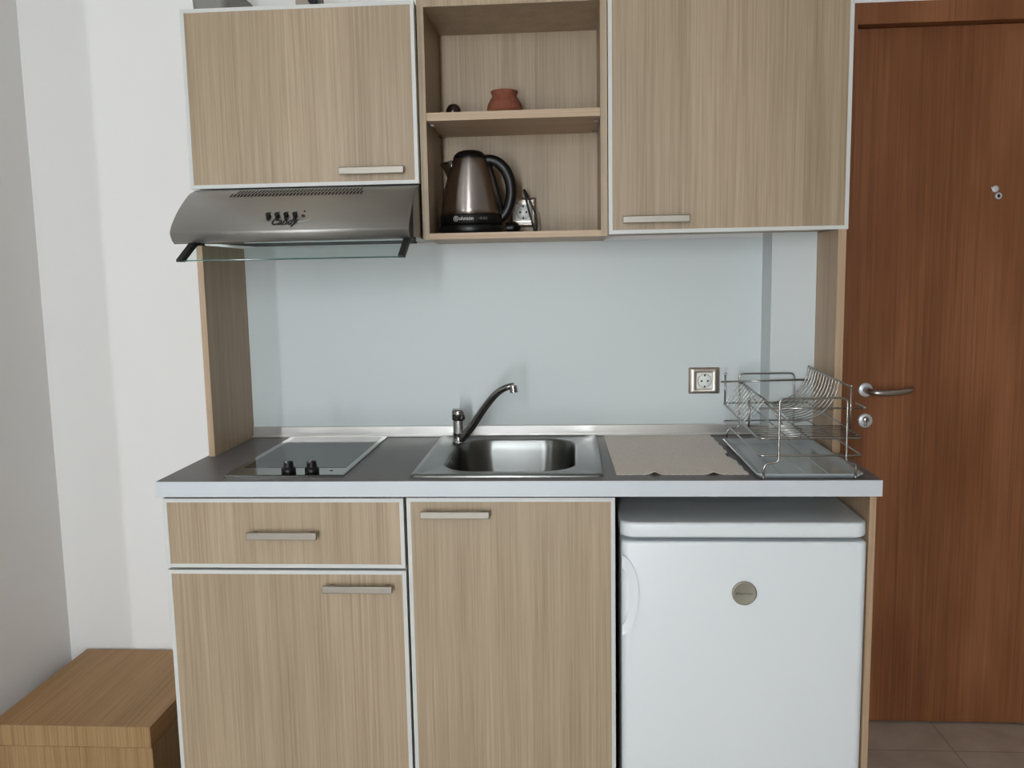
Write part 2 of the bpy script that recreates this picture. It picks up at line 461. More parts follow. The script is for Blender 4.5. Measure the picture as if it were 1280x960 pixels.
# rounded control plate, four sliders, lamp and marks
bm = bmesh.new()
lo1, lo2 = [], []
for k in range(48):
    a = 2 * PI * k / 48
    x = -.515 + .062 * math.copysign(abs(math.cos(a)) ** .7, math.cos(a)); z = 1.5115 + .0125 * math.copysign(abs(math.sin(a)) ** .8, math.sin(a))
    lo1.append(on_front(x, z, .0001)); lo2.append(on_front(-.515 + (x + .515) * .99, 1.5115 + (z - 1.5115) * .97, .0005))
rings(bm, [lo1, lo2], smooth=False)
obj('control_plate', bm, 'hood_steel', hd)
for k, x in enumerate((-.5570, -.5360, -.5150, -.4940)):
    bm = bmesh.new(); c0 = on_front(x, 1.5125, .001); c1 = on_front(x, 1.5125, .010)
    tube(bm, [c0, c1], .0058, 14); c2 = on_front(x + .001, 1.505, .001); c3 = on_front(x + .001, 1.505, .007); tube(bm, [c2, c3], .0036, 12)
    obj('control_knob', bm, 'black', hd)
    bm = bmesh.new(); tube(bm, [on_front(x, 1.5235, .0005), on_front(x, 1.5235, .0018)], .0016, 8); obj('symbol', bm, 'print_and_shade_grey', hd)
bm = bmesh.new(); tube(bm, [on_front(-.476, 1.5125, .001), on_front(-.476, 1.5125, .003)], .0042, 14); obj('pilot_lamp', bm, 'red_lamp', hd)
bm = bmesh.new(); tube(bm, [on_front(-.476, 1.5245, .0005), on_front(-.476, 1.5245, .0018)], .0025, 10); obj('symbol', bm, 'print_dark', hd)
ct = on_front(-.519, 1.4985, .003)
text('lettering', 'Candy', .0235, ct, 'print_dark', hd, shear=.45, rot=(PI / 2 - .42, 0, 0), bold=.0006)
# glass visor with its black arms
bm = bmesh.new()
ga, gb = Vector((0, .132, 1.4555)), Vector((0, .062, 1.4155))
nrm = Vector((0, .04, -.07)).normalized() * .004
rings(bm, [[(x, q.y, q.z) for q in (ga, gb, gb + nrm, ga + nrm)] for x in (-.730, -.236)], smooth=False)
vis = obj('glass_visor', bm, 'visor', hd, label='clear glass visor tilted forward')
bm = B((-.730, -.236, .0595, .0635, 1.4128, 1.4150)); obj('glass_edge', bm, 'visor_edge', vis)
for xs in (-.741, -.2385):
    bm = bmesh.new()
    q = [Vector((0, .140, 1.4565)), Vector((0, .121, 1.4565)), Vector((0, .050, 1.4165)), Vector((0, .050, 1.4115)), Vector((0, .069, 1.4115)), Vector((0, .140, 1.4495))]
    rings(bm, [[(x, p.y, p.z) for p in q] for x in (xs, xs + .0125)], smooth=False)
    box(bm, xs - .004, xs + .022, .135, .16, 1.4500, 1.4570, bev=.001)
    obj('visor_arm', bm, 'black_matte', hd)

# ------------------------------------------------------------------ worktop
bx = (-.168, .155, .075, .487)       # cut-out for the bowl
zt, zb = .9204, .8848
bm = B((-.799, bx[0], .0012, .553, zb, zt), (bx[1], .799, .0012, .446, zb, zt), (bx[1], .661, .446, .553, zb, zt), (bx[0], bx[1], .0012, bx[2], zb, zt), (bx[0], bx[1], bx[3], .553, zb, zt))
wt = obj('worktop', bm, 'worktop', base=(0, .27, .8848))
tag(wt, 'dark grey worktop with pale front edge carrying sink and hob', 'worktop')
obj('front_edge', B((-.8, .8, 0, .0012, zb, zt - .0006), (-.8, -.799, .0012, .45, zb, zt - .0006), (.799, .8, .0012, .44, zb, zt - .0006)), 'edge_grey', wt, label='pale grey edging')
us = obj('upstand', B((-.7755, .661, .5410, .5512, .9206, .9500), (-.7755, .661, .532, .541, .9206, .9255), bev=.0012), 'strip_steel', base=(-.05, .545, .9206))
sb = obj('splashback', B((-.7755, .6612, .5515, .5545, .9502, 1.4592)), 'splash', base=(-.05, .553, .9502))
tag(sb, 'plain pale grey splashback panel behind the tap', 'splashback')
tag(us, 'long steel upstand strip along the back of the worktop', 'strip')

# ------------------------------------------------------------------ hob
hb = thing('hob', 'built-in black glass hob with steel frame and two knobs', 'hob', (-.515, .28, .9204))
bm = bmesh.new()
o0 = rrect(-.657, -.3790, .036, .521, .004, .9205); o1 = rrect(-.657, -.3790, .036, .521, .004, .9250); o2 = rrect(-.6545, -.3815, .0385, .5185, .003, .9265)
rings(bm, [o0, o1, o2], smooth=False)
obj('frame', bm, 'hob_steel', hb)
bm = bmesh.new(); rings(bm, [rrect(-.6385, -.3915, .113, .503, .004, .9262), rrect(-.6385, -.3915, .113, .503, .004, .9270)], smooth=False)
gp = obj('glass_plate', bm, 'hob_glass', hb)
for cx in (-.5136, -.4588):
    bm = bmesh.new()
    lathe(bm, cx, .0665, [(.0162, .9266), (.0168, .9285), (.0165, .937), (.0128, .9385), (.0120, .9400), (.0110, .951), (.0095, .953), (.001, .9535)], 32)
    kn = obj('knob', bm, 'black', hb)
    bm = bmesh.new(); box(bm, cx - .0052, cx + .002, .0545, .0615, .9490, .9545, bev=.0012); obj('pointer', bm, 'chrome', kn)
bm = bmesh.new(); lathe(bm, -.4182, .081, [(.0042, .9266), (.004, .9272), (.001, .9273)], 20); obj('pilot_lamp', bm, 'black', hb)

# ------------------------------------------------------------------ sink
sk = thing('sink', 'inset stainless steel sink with rounded bowl in the worktop', 'sink', (-.008, .285, .9204))
bm = bmesh.new()
X0, X1, Y0, Y1 = -.2262, .2088, .035, .529
def L(dx0, dx1, dy0, dy1, r, z): return rrect_fine(X0 + dx0, X1 - dx1, Y0 + dy0, Y1 - dy1, r, z, 10)
bowl = (-.1640, .1505, .0840, .4800)
loops = [L(0, 0, 0, 0, .012, .9205), L(.0005, .0005, .0005, .0005, .012, .9240), L(.003, .003, .003, .003, .012, .9262), L(.016, .016, .012, .012, .02, .9262), L(.020, .020, .016, .016, .022, .9236),
         rrect_fine(bowl[0] - .004, bowl[1] + .004, bowl[2] - .004, bowl[3] + .004, .088, .9232, 10),
         rrect_fine(*bowl[:4], .086, .9222, 10), rrect_fine(bowl[0] + .003, bowl[1] - .003, bowl[2] + .003, bowl[3] - .003, .084, .918, 10)]
for dz, ins in ((.03, .0052), (.06, .0078), (.09, .0108), (.125, .018), (.140, .030), (.148, .050)):
    loops.append(rrect_fine(bowl[0] + ins, bowl[1] - ins, bowl[2] + ins, bowl[3] - ins, .080 if ins < .03 else .06, .9204 - dz, 10))
loops.append(rrect_fine(-.045, .032, .245, .322, .038, .9204 - .151, 10))
rings(bm, loops, cap0=False)
so = obj('basin', bm, 'sink_steel', sk)
bm = bmesh.new(); lathe(bm, -.0065, .2835, [(.038, .7698), (.036, .7725), (.026, .7715), (.022, .7695), (.004, .7690), (.001, .7700)], 36)
obj('drain', bm, 'chrome', sk)

# ------------------------------------------------------------------ tap
tp = thing('mixer_tap', 'chrome mixer tap with long slanted spout behind the sink bowl', 'tap', (-.1835, .425, .9237))
fx, fy = -.1625, .4215
tp['_b'] = (fx, fy, .9237); tp.location = (fx, fy, .9237)
# the tap stands on the flat back corner of the sink sheet
bm = bmesh.new(); lathe(bm, fx, fy, [(.0185, .9240), (.0185, .9275), (.0160, .9300), (.0158, .9500), (.0166, .9510), (.0166, .9530), (.0158, .9540), (.0158, .9860), (.0152, .9870)], 36)
obj('body', bm, 'chrome', tp)
bm = bmesh.new(); lathe(bm, fx, fy, [(.0160, .9875), (.0182, .9890), (.0186, 1.004), (.0182, 1.0120), (.0165, 1.0155), (.001, 1.0165)], 36)
box(bm, fx - .0185, fx + .0185, fy + .006, fy + .0165, 1.0020, 1.0160, bev=.003)
cap = obj('lever', bm, 'chrome', tp)
bm = bmesh.new(); lathe(bm, fx + .001, 1.0010, [(.0042, fy - .0180), (.0042, fy - .0196), (.003, fy - .0200), (.001, fy - .0200)], 20, 'y'); obj('screw_cover', bm, 'black', cap)
bm = bmesh.new()
sp = smooth_path([(fx + .004, fy - .004, .9340), (-.1500, .412, .9430), (-.1262, .398, .9710), (-.0911, .375, 1.0217), (-.0640, .354, 1.0560), (-.0450, .342, 1.0740), (-.0277, .333, 1.0840), (-.0120, .329, 1.0890), (-.0060, .328, 1.0888)], 7)
tube(bm, sp, lambda t: .0122 - .0040 * min(1, t * 1.2), 16)
spo = obj('spout', bm, 'chrome', tp)
bm = bmesh.new()
tube(bm, smooth_path([(-.0085, .328, 1.0905), (-.0070, .327, 1.0800), (-.0062, .3265, 1.0725)], 4), lambda t: .0098 + .0006 * t, 18)
obj('nozzle', bm, 'chrome', spo)

# ------------------------------------------------------------------ paper mat
bm = bmesh.new()
nx, ny = 60, 24
def mat_pt(i, j, top):
    u, w = i / nx, j / ny
    x = .2385 + u * .2910 + (1 - 0) * 0; y = .0535 + w * .4765
    x += (-.0100 * w) * (1 - u) - .0075 * w * u
    if j == 0: y += .0028 * math.sin(i * 1.9) * .5
    if i == nx: x += .0022 * math.sin(j * 2.1) + (.012 * math.exp(-((w - .42) / .05) ** 2) * -1)
    lift = .0065 * math.exp(-((u - .29) / .035) ** 2) * math.exp(-w * 12) + .0055 * math.exp(-((u - .74) / .04) ** 2) * math.exp(-w * 12)
    return (x, y, .9206 + lift + (.0012 if top else 0))
vt = [[bm.verts.new(mat_pt(i, j, True)) for j in range(ny + 1)] for i in range(nx + 1)]
vb = [[bm.verts.new(mat_pt(i, j, False)) for j in range(ny + 1)] for i in range(nx + 1)]
for i in range(nx):
    for j in range(ny):
        bm.faces.new((vt[i][j], vt[i + 1][j], vt[i + 1][j + 1], vt[i][j + 1])); bm.faces.new((vb[i][j], vb[i][j + 1], vb[i + 1][j + 1], vb[i + 1][j]))
for i in range(nx):
    bm.faces.new((vb[i][0], vb[i + 1][0], vt[i + 1][0], vt[i][0])); bm.faces.new((vb[i][ny], vt[i][ny], vt[i + 1][ny], vb[i + 1][ny]))
for j in range(ny):
    bm.faces.new((vb[0][j], vt[0][j], vt[0][j + 1], vb[0][j + 1])); bm.faces.new((vb[nx][j], vb[nx][j + 1], vt[nx][j + 1], vt[nx][j]))
o = obj('lace_mat', bm, 'mat_cloth', base=(.38, .29, .9206)); tag(o, 'taupe lace mat lying on the worktop right of the sink', 'mat')

# ------------------------------------------------------------------ dish rack and its tray
tr = thing('drip_tray', 'shallow grey drip tray lying under the dish rack', 'tray', (.65, .22, .9206))
bm = bmesh.new()
T = (.5370, .7680, .0110, .4300)
def tl(i, z, r=.014): return rrect(T[0] + i, T[1] - i, T[2] + i, T[3] - i, r, z, 6)
rings(bm, [tl(.008, .9207), tl(.002, .9280), tl(0, .9310), tl(.004, .9315), tl(.013, .9270), tl(.018, .9228), tl(.03, .9224)])
obj('basin', bm, 'tray', tr)
bm = bmesh.new()
for k in range(3):
    x = .60 + k * .05
    box(bm, x, x + .004, .06, .40, .9224, .9240, bev=.0006)
obj('base_ribs', bm, 'tray', tr)

rk = thing('dish_rack', 'empty chrome wire dish rack at the right end of the worktop', 'dish rack', (.65, .22, .9206))
ya, yb_ = .0040, .4380
def uframe(y, top):
    return fillet([(.5500, y, .9300), (.5515, y, .9565), (.5822, y, .9580), (.5812, y, top), (.7230, y, top), (.7235, y, .9575), (.7445, y, .9565), (.7440, y, .9300)], .012, 5)
WR = .0021
for y, top in ((ya, 1.0970), (yb_, 1.1020)):
    # front feet stand on the worktop just before the tray, rear ones just behind it
    pts = [Vector(p) for p in uframe(y, top)]
    for p in (pts[0], pts[-1]): p.z = .9208
    bm = bmesh.new(); tube(bm, pts, WR * 1.15, 10)
    for p in (pts[0], pts[-1]):
        lathe(bm, p.x, p.y, [(.0016, .9207), (.0034, .9209), (.0034, .927), (.0024, .930)], 12)
    obj('end_frame', bm, 'wire', rk)
def ring(x0, x1, z0, z1, r=WR, y0=None, y1=None):
    bm = bmesh.new(); y0 = ya + .004 if y0 is None else y0; y1 = yb_ - .004 if y1 is None else y1
    tube(bm, fillet([(x0, y0, z0), (x1, y0, z0), (x1, y1, z1), (x0, y1, z1)], .012, 4, True), r, 10, True)
    return bm
obj('lower_ring', ring(.5400, .7580, .9726, .9780), 'wire', rk)
mid = obj('tier_ring', ring(.5395, .7570, 1.0100, 1.0250, .0024), 'wire', rk)
bm = bmesh.new(); tube(bm, [(.5388, ya + .004, 1.0758), (.7565, ya + .004, 1.0748)], WR, 10)
tube(bm, fillet([(.7565, ya + .004, 1.0748), (.7640, ya + .004, 1.0748), (.7570, ya + .05, 1.0790)], .004, 3), WR, 10)
obj('front_rail', bm, 'wire', rk)
bm = bmesh.new(); tube(bm, [(.5330, yb_ - .004, 1.0815), (.7640, yb_ - .004, 1.0850)], WR * 1.2, 10); obj('rear_rail', bm, 'wire', rk)
for x, y, z0, z1 in ((.5430, yb_ - .010, 1.0240, 1.1000), (.7590, .0950, 1.0120, 1.1080), (.5440, .1300, 1.013, 1.076)):
    bm = bmesh.new(); tube(bm, [(x, y, z0), (x, y, z1)], .0024, 10)
    lathe(bm, x, y, [(.0024, z1), (.0034, z1 + .001), (.0034, z1 + .004), (.001, z1 + .006)], 12)
    obj('upright_rod', bm, 'wire', rk)
bm = bmesh.new(); tube(bm, [(.7590, .093, 1.1080), (.7575, .25, 1.1130), (.7565, .43, 1.1190)], .0024, 10); obj('plate_rail', bm, 'wire', rk)
bm = bmesh.new(); tube(bm, [(.5850, .130, 1.0720), (.5840, .43, 1.0790)], .0024, 10); obj('ridge_rail', bm, 'wire', rk)
for x, dz in ((.6050, 0), (.6500, 0)):
    bm = bmesh.new(); tube(bm, [(x, ya + .006, 1.0075), (x, yb_ - .006, 1.0225)], WR, 10); obj('long_rod', bm, 'wire', rk)
proto = None
NW = 12
for k in range(NW):
    y = .175 + (.425 - .175) * k / (NW - 1); t = y / yb_; zt_ = 1.0110 + .0150 * t
    pts = [(.6560, y, zt_ + .0005), (.6700, y, zt_ + .0020), (.7020, y, zt_ + .0110), (.7300, y, zt_ + .032), (.7490, y, zt_ + .062), (.7575, y, zt_ + .098)]
    if proto is None:
        bm = bmesh.new(); tube(bm, smooth_path(pts, 6), .0015, 8); proto = obj('plate_wire', bm, 'wire', rk); y_first, z_first = y, zt_
    else:
        w = proto.copy(); C.objects.link(w); w.parent = rk; w.location = (0, y - y_first, zt_ - z_first)
proto = None
for k in range(11):
    y = .150 + .0270 * k; zt_ = 1.0110 + .0150 * y / yb_
    pts = [(.5400, y, zt_), (.5560, y, zt_ + .020), (.5800, y, zt_ + .0530), (.5865, y, zt_ + .0560), (.5905, y, zt_ + .0510)]
    if proto is None:
        bm = bmesh.new(); tube(bm, smooth_path(pts, 5), .0013, 8); proto = obj('hump_wire', bm, 'wire', rk); y_first, z_first = y, zt_
    else:
        w = proto.copy(); C.objects.link(w); w.parent = rk; w.location = (0, y - y_first, zt_ - z_first)
for y in (.1500, .4200):
    z = 1.0110 + .0150 * y / yb_
    bm = bmesh.new(); tube(bm, [(.5860, y, z + .056), (.6180, y, z + .010), (.6240, y, z)], .0018, 8); obj('hump_brace', bm, 'wire', rk)
proto = None
for k in range(6):
    y = .024 + .0215 * k; z = 1.0110 + .0150 * y / yb_
    if proto is None:
        bm = bmesh.new(); tube(bm, [(.5395, y, z), (.7570, y, z)], .0015, 8); proto = obj('shelf_wire', bm, 'wire', rk); y_first, z_first = y, z
    else:
        w = proto.copy(); C.objects.link(w); w.parent = rk; w.location = (0, y - y_first, z - z_first)

# ------------------------------------------------------------------ sockets
def socket(x0, x1, z0, z1, yw, label, small):
    t = thing('wall_socket', label, 'socket', ((x0 + x1) / 2, yw, z0), 'wall sockets')
    cx, cz = (x0 + x1) / 2, (z0 + z1) / 2
    bm = bmesh.new()
    lo = []
    for ins, y in ((0, yw), (0, yw - .003), (.0025, yw - .0065), (.0205 if not small else .012, yw - .0088), (.0215 if not small else .013, yw - .0075)):
        iz = ins * (.6 if not small else .9)
        lo.append([(p[0], y, p[1]) for p in rrect(x0 + ins, x1 - ins, z0 + iz, z1 - iz, .003, 0, 4)])
    rings(bm, lo); obj('frame', bm, 'socket_frame', t)
    h = .0202
    bm = bmesh.new()
    rings(bm, [[(p[0], y, p[1]) for p in rrect(cx - q, cx + q, cz - q, cz + q, .002, 0, 4)] for q, y in ((h + .0015, yw - .0079), (h + .0015, yw - .0115), (h, yw - .0125))], smooth=False)
    ins_ = obj('insert', bm, 'white_plastic', t)
    bm = bmesh.new(); lathe(bm, cx, cz, [(.0190, yw - .0126), (.0188, yw - .0130), (.0182, yw - .0130)], 40, 'y'); obj('well_shadow_ring', bm, 'print_and_shade_grey', ins_).name = 'well_shade_ring'  # flat grey ring painting the shade around the socket well
    bm = bmesh.new(); lathe(bm, cx, cz, [(.0180, yw - .0131), (.0176, yw - .0135), (.001, yw - .0135)], 40, 'y'); obj('socket_well', bm, 'white_plastic', ins_)
    for dx in (-.0085, .0085):
        bm = bmesh.new(); lathe(bm, cx + dx, cz, [(.0028, yw - .0136), (.0026, yw - .0140), (.001, yw - .0140)], 16, 'y'); obj('pin_hole', bm, 'black_matte', ins_)
    for dz in (-.0155, .0155):
        bm = bmesh.new(); box(bm, cx - .0022, cx + .0022, yw - .0142, yw - .0134, cz + dz - .0026, cz + dz + .0026, bev=.0004); obj('earth_clip', bm, 'print_dark', ins_)
    return t
socket(.4647, .5497, 1.0350, 1.1078, .5512, 'satin framed wall socket above the lace mat', False)
socket(-.0205, .0500, 1.5000, 1.5785, .5405, 'satin framed socket inside the open shelf behind the kettle', True)

# ------------------------------------------------------------------ kettle
kt = thing('kettle', 'brushed steel electric kettle with black handle on the open shelf', 'kettle', (-.112, .40, 1.4752))
kx, ky, kz = -.1130, .400, 1.4752
bm = bmesh.new(); lathe(bm, kx, ky, [(.0800, kz), (.0830, kz + .004), (.0835, kz + .018), (.0815, kz + .0215), (.0790, kz + .0225)], 64)
kb = obj('power_base', bm, 'black', kt)
bm = bmesh.new(); lathe(bm, kx, ky, [(.0780, kz + .0232), (.0805, kz + .025), (.0802, kz + .047), (.0790, kz + .0485)], 64)
band = obj('lower_band', bm, 'black', kt)
bm = bmesh.new(); lathe(bm, kx, ky, [(.0786, kz + .0486), (.0770, kz + .060), (.0705, kz + .100), (.0610, kz + .140), (.0505, kz + .172), (.0440, kz + .188), (.0425, kz + .190)], 64)
obj('body', bm, 'kettle_steel', kt)
bm = bmesh.new(); lathe(bm, kx, ky, [(.0432, kz + .1895), (.0432, kz + .1925), (.0400, kz + .2000), (.0320, kz + .2075), (.0200, kz + .2115), (.001, kz + .2128)], 48)
obj('lid', bm, 'black', kt)
bm = bmesh.new()      # pouring spout: an open V-shaped beak
for half in (0,):
    tipu, tipl = Vector((-.1885, ky, 1.6560)), Vector((-.1750, ky, 1.6120))
    lo = []
    for t in range(9):
        s_ = t / 8
        top = Vector((kx - .0430, ky, kz + .1860)).lerp(Vector((-.1885, ky, 1.6565)), s_)
        bot = Vector((kx - .0520, ky, kz + .1250)).lerp(Vector((-.1840, ky, 1.6480)), s_)
        hw = .030 * (1 - s_) + .008 * s_
        lo.append([(top.x, top.y - hw, top.z), (top.x - .001, top.y - hw * .6, (top.z * .45 + bot.z * .55)), (bot.x, bot.y, bot.z), (top.x - .001, top.y + hw * .6, (top.z * .45 + bot.z * .55)), (top.x, top.y + hw, top.z)])
    rings(bm, lo)
obj('spout', bm, 'kettle_steel', kt)
bm = bmesh.new()
hp = smooth_path([(-.082, ky, 1.6620), (-.060, ky, 1.6630), (-.0385, ky, 1.6535), (-.0205, ky, 1.6325), (-.0105, ky, 1.6030), (-.0095, ky, 1.5720), (-.0165, ky, 1.5440), (-.0285, ky, 1.5240), (-.0430, ky, 1.5120)], 7)
tube(bm, hp, lambda t: .0098 + .0014 * math.sin(PI * t), 16, flat=1.25, up=(0, 1, 0))
tube(bm, smooth_path([(-.0710, ky, 1.6580), (-.0560, ky, 1.6150), (-.0430, ky, 1.5650), (-.0370, ky, 1.5230)], 6), .0100, 12, flat=1.0, up=(0, 1, 0))
obj('handle', bm, 'black', kt)
text('lettering', 'R', .0085, (kx - .0300, ky - .0781, kz + .0365), 'print_white', band, rot=(PI / 2, 0, -.36), bold=.0003)
bm = bmesh.new()
cc = Vector((kx - .0300, ky - .0776, kz + .0365)); ca = .36
loop = [cc + Vector((.0062 * math.cos(2 * PI * k / 28) * math.cos(ca), -.0062 * math.cos(2 * PI * k / 28) * math.sin(ca), .0062 * math.sin(2 * PI * k / 28))) + Vector((-math.sin(ca) * .0, -.001, 0)) for k in range(28)]
tube(bm, loop, .0008, 6, True); obj('logo_ring', bm, 'print_white', band)
text('lettering', 'ohnson', .0125, (kx - .0040, ky - .0818, kz + .0365), 'print_white', band, rot=(PI / 2, 0, -.07))
bm = bmesh.new()
for k in range(9):
    a_ = .36 + k * .032; rr_ = .0803
    p_ = Vector((kx + rr_ * math.sin(a_), ky - rr_ * math.cos(a_), kz + .0370)); t__ = Vector((math.cos(a_), math.sin(a_), 0)) * .0007
    hh = Vector((0, 0, .0016 + .0012 * ((k * 7) % 3)))
    o__ = Vector((math.sin(a_), -math.cos(a_), 0)) * .0004
    rings(bm, [[p_ - t__ - hh, p_ + t__ - hh, p_ + t__ + hh, p_ - t__ + hh], [p_ - t__ - hh + o__, p_ + t__ - hh + o__, p_ + t__ + hh + o__, p_ - t__ + hh + o__]], smooth=False)
obj('printed_marks', bm, 'print_and_shade_grey', band)
bm = bmesh.new()      # cord: out of the base, along the shelf, up in a narrow loop
cp = smooth_path([(-.040, .420, kz + .006), (-.010, .452, kz + .0048), (.020, .463, kz + .0046), (.040, .470, kz + .0048), (.0460, .470, kz + .0120), (.0360, .470, 1.525), (.0265, .470, 1.565), (.0215, .470, 1.5890), (.0240, .466, 1.5890), (.0360, .462, 1.563), (.0500, .462, 1.527), (.0540, .462, 1.500), (.0480, .464, kz + .0052), (.0380, .452, kz + .0046), (.0160, .447, kz + .0060), (.0060, .447, kz + .0100)], 8)
tube(bm, cp, .0030, 10)
co = obj('cord', bm, 'black', kt)
bm = bmesh.new()      # moulded plug lying by the socket
tube(bm, smooth_path([(.0080, .447, kz + .0125), (.0030, .447, kz + .0155), (-.0060, .447, kz + .0178), (-.0180, .447, kz + .0178), (-.0260, .447, kz + .0170)], 4), lambda t: .0070 + .0095 * min(1, t * 1.9), 18)
for dy in (-.0085, .0085): tube(bm, [(-.026, .447 + dy, kz + .0170), (-.028, .447 + dy, kz + .0170)], .0022, 10)
obj('plug', bm, 'black', co)

# ------------------------------------------------------------------ little things on the middle shelf
bm = bmesh.new(); px_, py_, pz = -.0225, .410, 1.7643
lathe(bm, px_, py_, [(.024, pz), (.0330, pz + .004), (.0425, pz + .014), (.0450, pz + .024), (.0425, pz + .036), (.0355, pz + .049), (.0315, pz + .055), (.0315, pz + .059), (.0345, pz + .0650), (.0350, pz + .0675), (.0335, pz + .0690), (.0300, pz + .0670), (.0270, pz + .058), (.0330, pz + .046), (.0390, pz + .030), (.030, pz + .008), (.001, pz + .006)], 56)
o = obj('clay_pot', bm, 'terracotta', base=(px_, py_, pz)); tag(o, 'small round terracotta pot on the middle shelf', 'pot')
bm = bmesh.new(); lathe(bm, -.1520, .400, [(.004, pz), (.0120, pz + .003), (.0175, pz + .010), (.0195, pz + .0185), (.0185, pz + .027), (.0140, pz + .035), (.0075, pz + .0392), (.001, pz + .0402)], 40)
o = obj('dark_ball', bm, 'brown_gloss', base=(-.152, .4, pz)); tag(o, 'small glossy dark brown ball left of the terracotta pot', 'ornament')

# things lying on top of the cabinet over the hood (only their lower edges show)
bm = bmesh.new()
rings(bm, [rrect(-.785, -.705, .32, .50, .02, 2.0190, 6), rrect(-.787, -.700, .318, .502, .022, 2.030, 6), rrect(-.791, -.690, .315, .505, .024, 2.09, 6), rrect(-.787, -.694, .319, .501, .022, 2.09, 6), rrect(-.783, -.709, .322, .498, .02, 2.024, 6)])
o = obj('plastic_container', bm, 'grey_plastic', base=(-.72, .4, 2.019)); tag(o, 'grey plastic container on top of the cabinet over the hood', 'container')
cb = thing('small_box', 'beige box with black knobs on top of the cabinet over the hood', 'box', (-.49, .35, 2.0185))
obj('body', B((-.523, -.475, .315, .40, 2.0185, 2.075), bev=.002), 'beige_card', cb)
for dx in (0, .016):
    bm = bmesh.new(); tube(bm, [(-.478 + dx + .0, .308, 2.0430), (-.478 + dx, .3149, 2.0430)] if dx == 0 else [(-.468 + .0, .33, 2.0430), (-.4745, .33, 2.0430)], .012, 20); obj('knob', bm, 'black', cb)

# ------------------------------------------------------------------ base units
def base_unit(name, label, x0, x1):
    t = thing(name, label, 'cabinet', ((x0 + x1) / 2, .28, 0), 'base cabinets')
    obj('body', carcass(x0 + .001, x1 - .001, .0325, .548, .10, .8840, top=False), 'oak', t)
    obj('plinth', B((x0 + .001, x1 - .001, .07, .09, 0, .0995)), 'alu', t)
    return t
bc = base_unit('base_cabinet', 'oak base cabinet with one drawer and a door under the hob', -.7911, -.2360)
d = front('drawer', -.7911, -.2376, .7169, .8786, .0106, bc); bar_handle(-.5922, -.4310, .7897, .8066, .0106, d)
d = front('door', -.7911, -.2365, .1050, .7110, .0106, bc); bar_handle(-.4240, -.2645, .6666, .6828, .0106, d)
bc = base_unit('base_cabinet', 'narrow oak base cabinet with single door under the sink', -.2330, .2345)
d = front('door', -.2306, .2325, .1050, .8796, .0106, bc); bar_handle(-.1962, -.0425, .8385, .8543, .0106, d)
o = obj('end_panel', B((.7803, .7938, .017, .440, 0, .8840)), 'oak_post', base=(.786, .25, 0))
tag(o, 'slim oak end panel right of the fridge', 'panel')

# ------------------------------------------------------------------ fridge
fg = thing('mini_fridge', 'white under-counter fridge with round badge beside the sink cabinet', 'fridge', (.51, .25, 0))
obj('body', B((.2480, .7760, .070, .520, .025, .7870), bev=.004), 'white_enamel', fg)
def slab(x0, x1, y0, y1, z0, z1, r, e):
    """a slab with rounded vertical front corners and softened top and bottom rims"""
    bm = bmesh.new()
    def lp(i, z):
        out = []
        for cx, cy, a0, rr in ((x1 - i - .004, y1 - i - .004, 0, .004), (x0 + i + .004, y1 - i - .004, PI / 2, .004), (x0 + i + r, y0 + i + r, PI, r), (x1 - i - r, y0 + i + r, 1.5 * PI, r)):
            for k in range(9):
                a = a0 + PI / 2 * k / 8
                out.append((cx + rr * math.cos(a), cy + rr * math.sin(a), z))
        return out
    L_ = []
    for k in range(5):
        a = PI / 2 * k / 4; L_.append(lp(e * (1 - math.sin(a)), z0 + e * (1 - math.cos(a))))
    for k in range(5):
        a = PI / 2 * k / 4; L_.append(lp(e * (1 - math.cos(a)), z1 - e * (1 - math.sin(a))))
    rings(bm, L_); return bm
obj('lid', slab(.2445, .7795, .0105, .520, .7885, .8230, .030, .007), 'white_enamel', fg)
fd = obj('door', slab(.2465, .7785, .0110, .0690, .0600, .7800, .018, .006), 'white_enamel', fg)
bm = bmesh.new()      # crescent grip on the door's left edge
n_ = 28; outer = []; inner_ = []
for k in range(n_ + 1):
    a = -1 + 2 * k / n_
    outer.append((.2475 + .0375 * (1 - a * a) ** .62, .6590 + a * .0920)); inner_.append((.2475 + .0160 * max(0, 1 - (a / .78) ** 2) ** .7 if abs(a) < .78 else .2475, .6560 + a * .0860))
prof2 = outer + inner_[::-1]
lo = []
vo = [[bm.verts.new((x, y, z)) for x, z in outer] for y in (.0116, .0050)]
vi = [[bm.verts.new((x, y, z)) for x, z in inner_] for y in (.0116, .0070)]
for k in range(n_):
    for q in ((vo[0][k], vo[0][k + 1], vo[1][k + 1], vo[1][k]), (vo[1][k], vo[1][k + 1], vi[1][k + 1], vi[1][k]), (vi[1][k], vi[1][k + 1], vi[0][k + 1], vi[0][k])):
        try: bm.faces.new(q).smooth = False
        except ValueError: pass
bmesh.ops.remove_doubles(bm, verts=bm.verts[:], dist=1e-5)
obj('grip', bm, 'white_enamel', fd)
bm = bmesh.new(); lathe(bm, .5149, .6644, [(.0272, .0112), (.0272, .0085), (.0255, .0068), (.0235, .0072), (.001, .0070)], 56, 'y')
bd = obj('badge', bm, 'badge', fd, label='round pewter badge')
text('lettering', 'Electrolux', .0078, (.5165, .0066, .6644), 'print_olive', bd, bold=.0001)
bm = bmesh.new(); tube(bm, [(.4975, .0069, .6644), (.4975, .0063, .6644)], .0022, 14); obj('emblem', bm, 'print_olive', bd)
for x, y in ((.275, .10), (.75, .10), (.275, .48), (.75, .48)):
    bm = bmesh.new(); lathe(bm, x, y, [(.018, 0), (.018, .015), (.012, .0255)], 20); obj('foot', bm, 'black', fg)

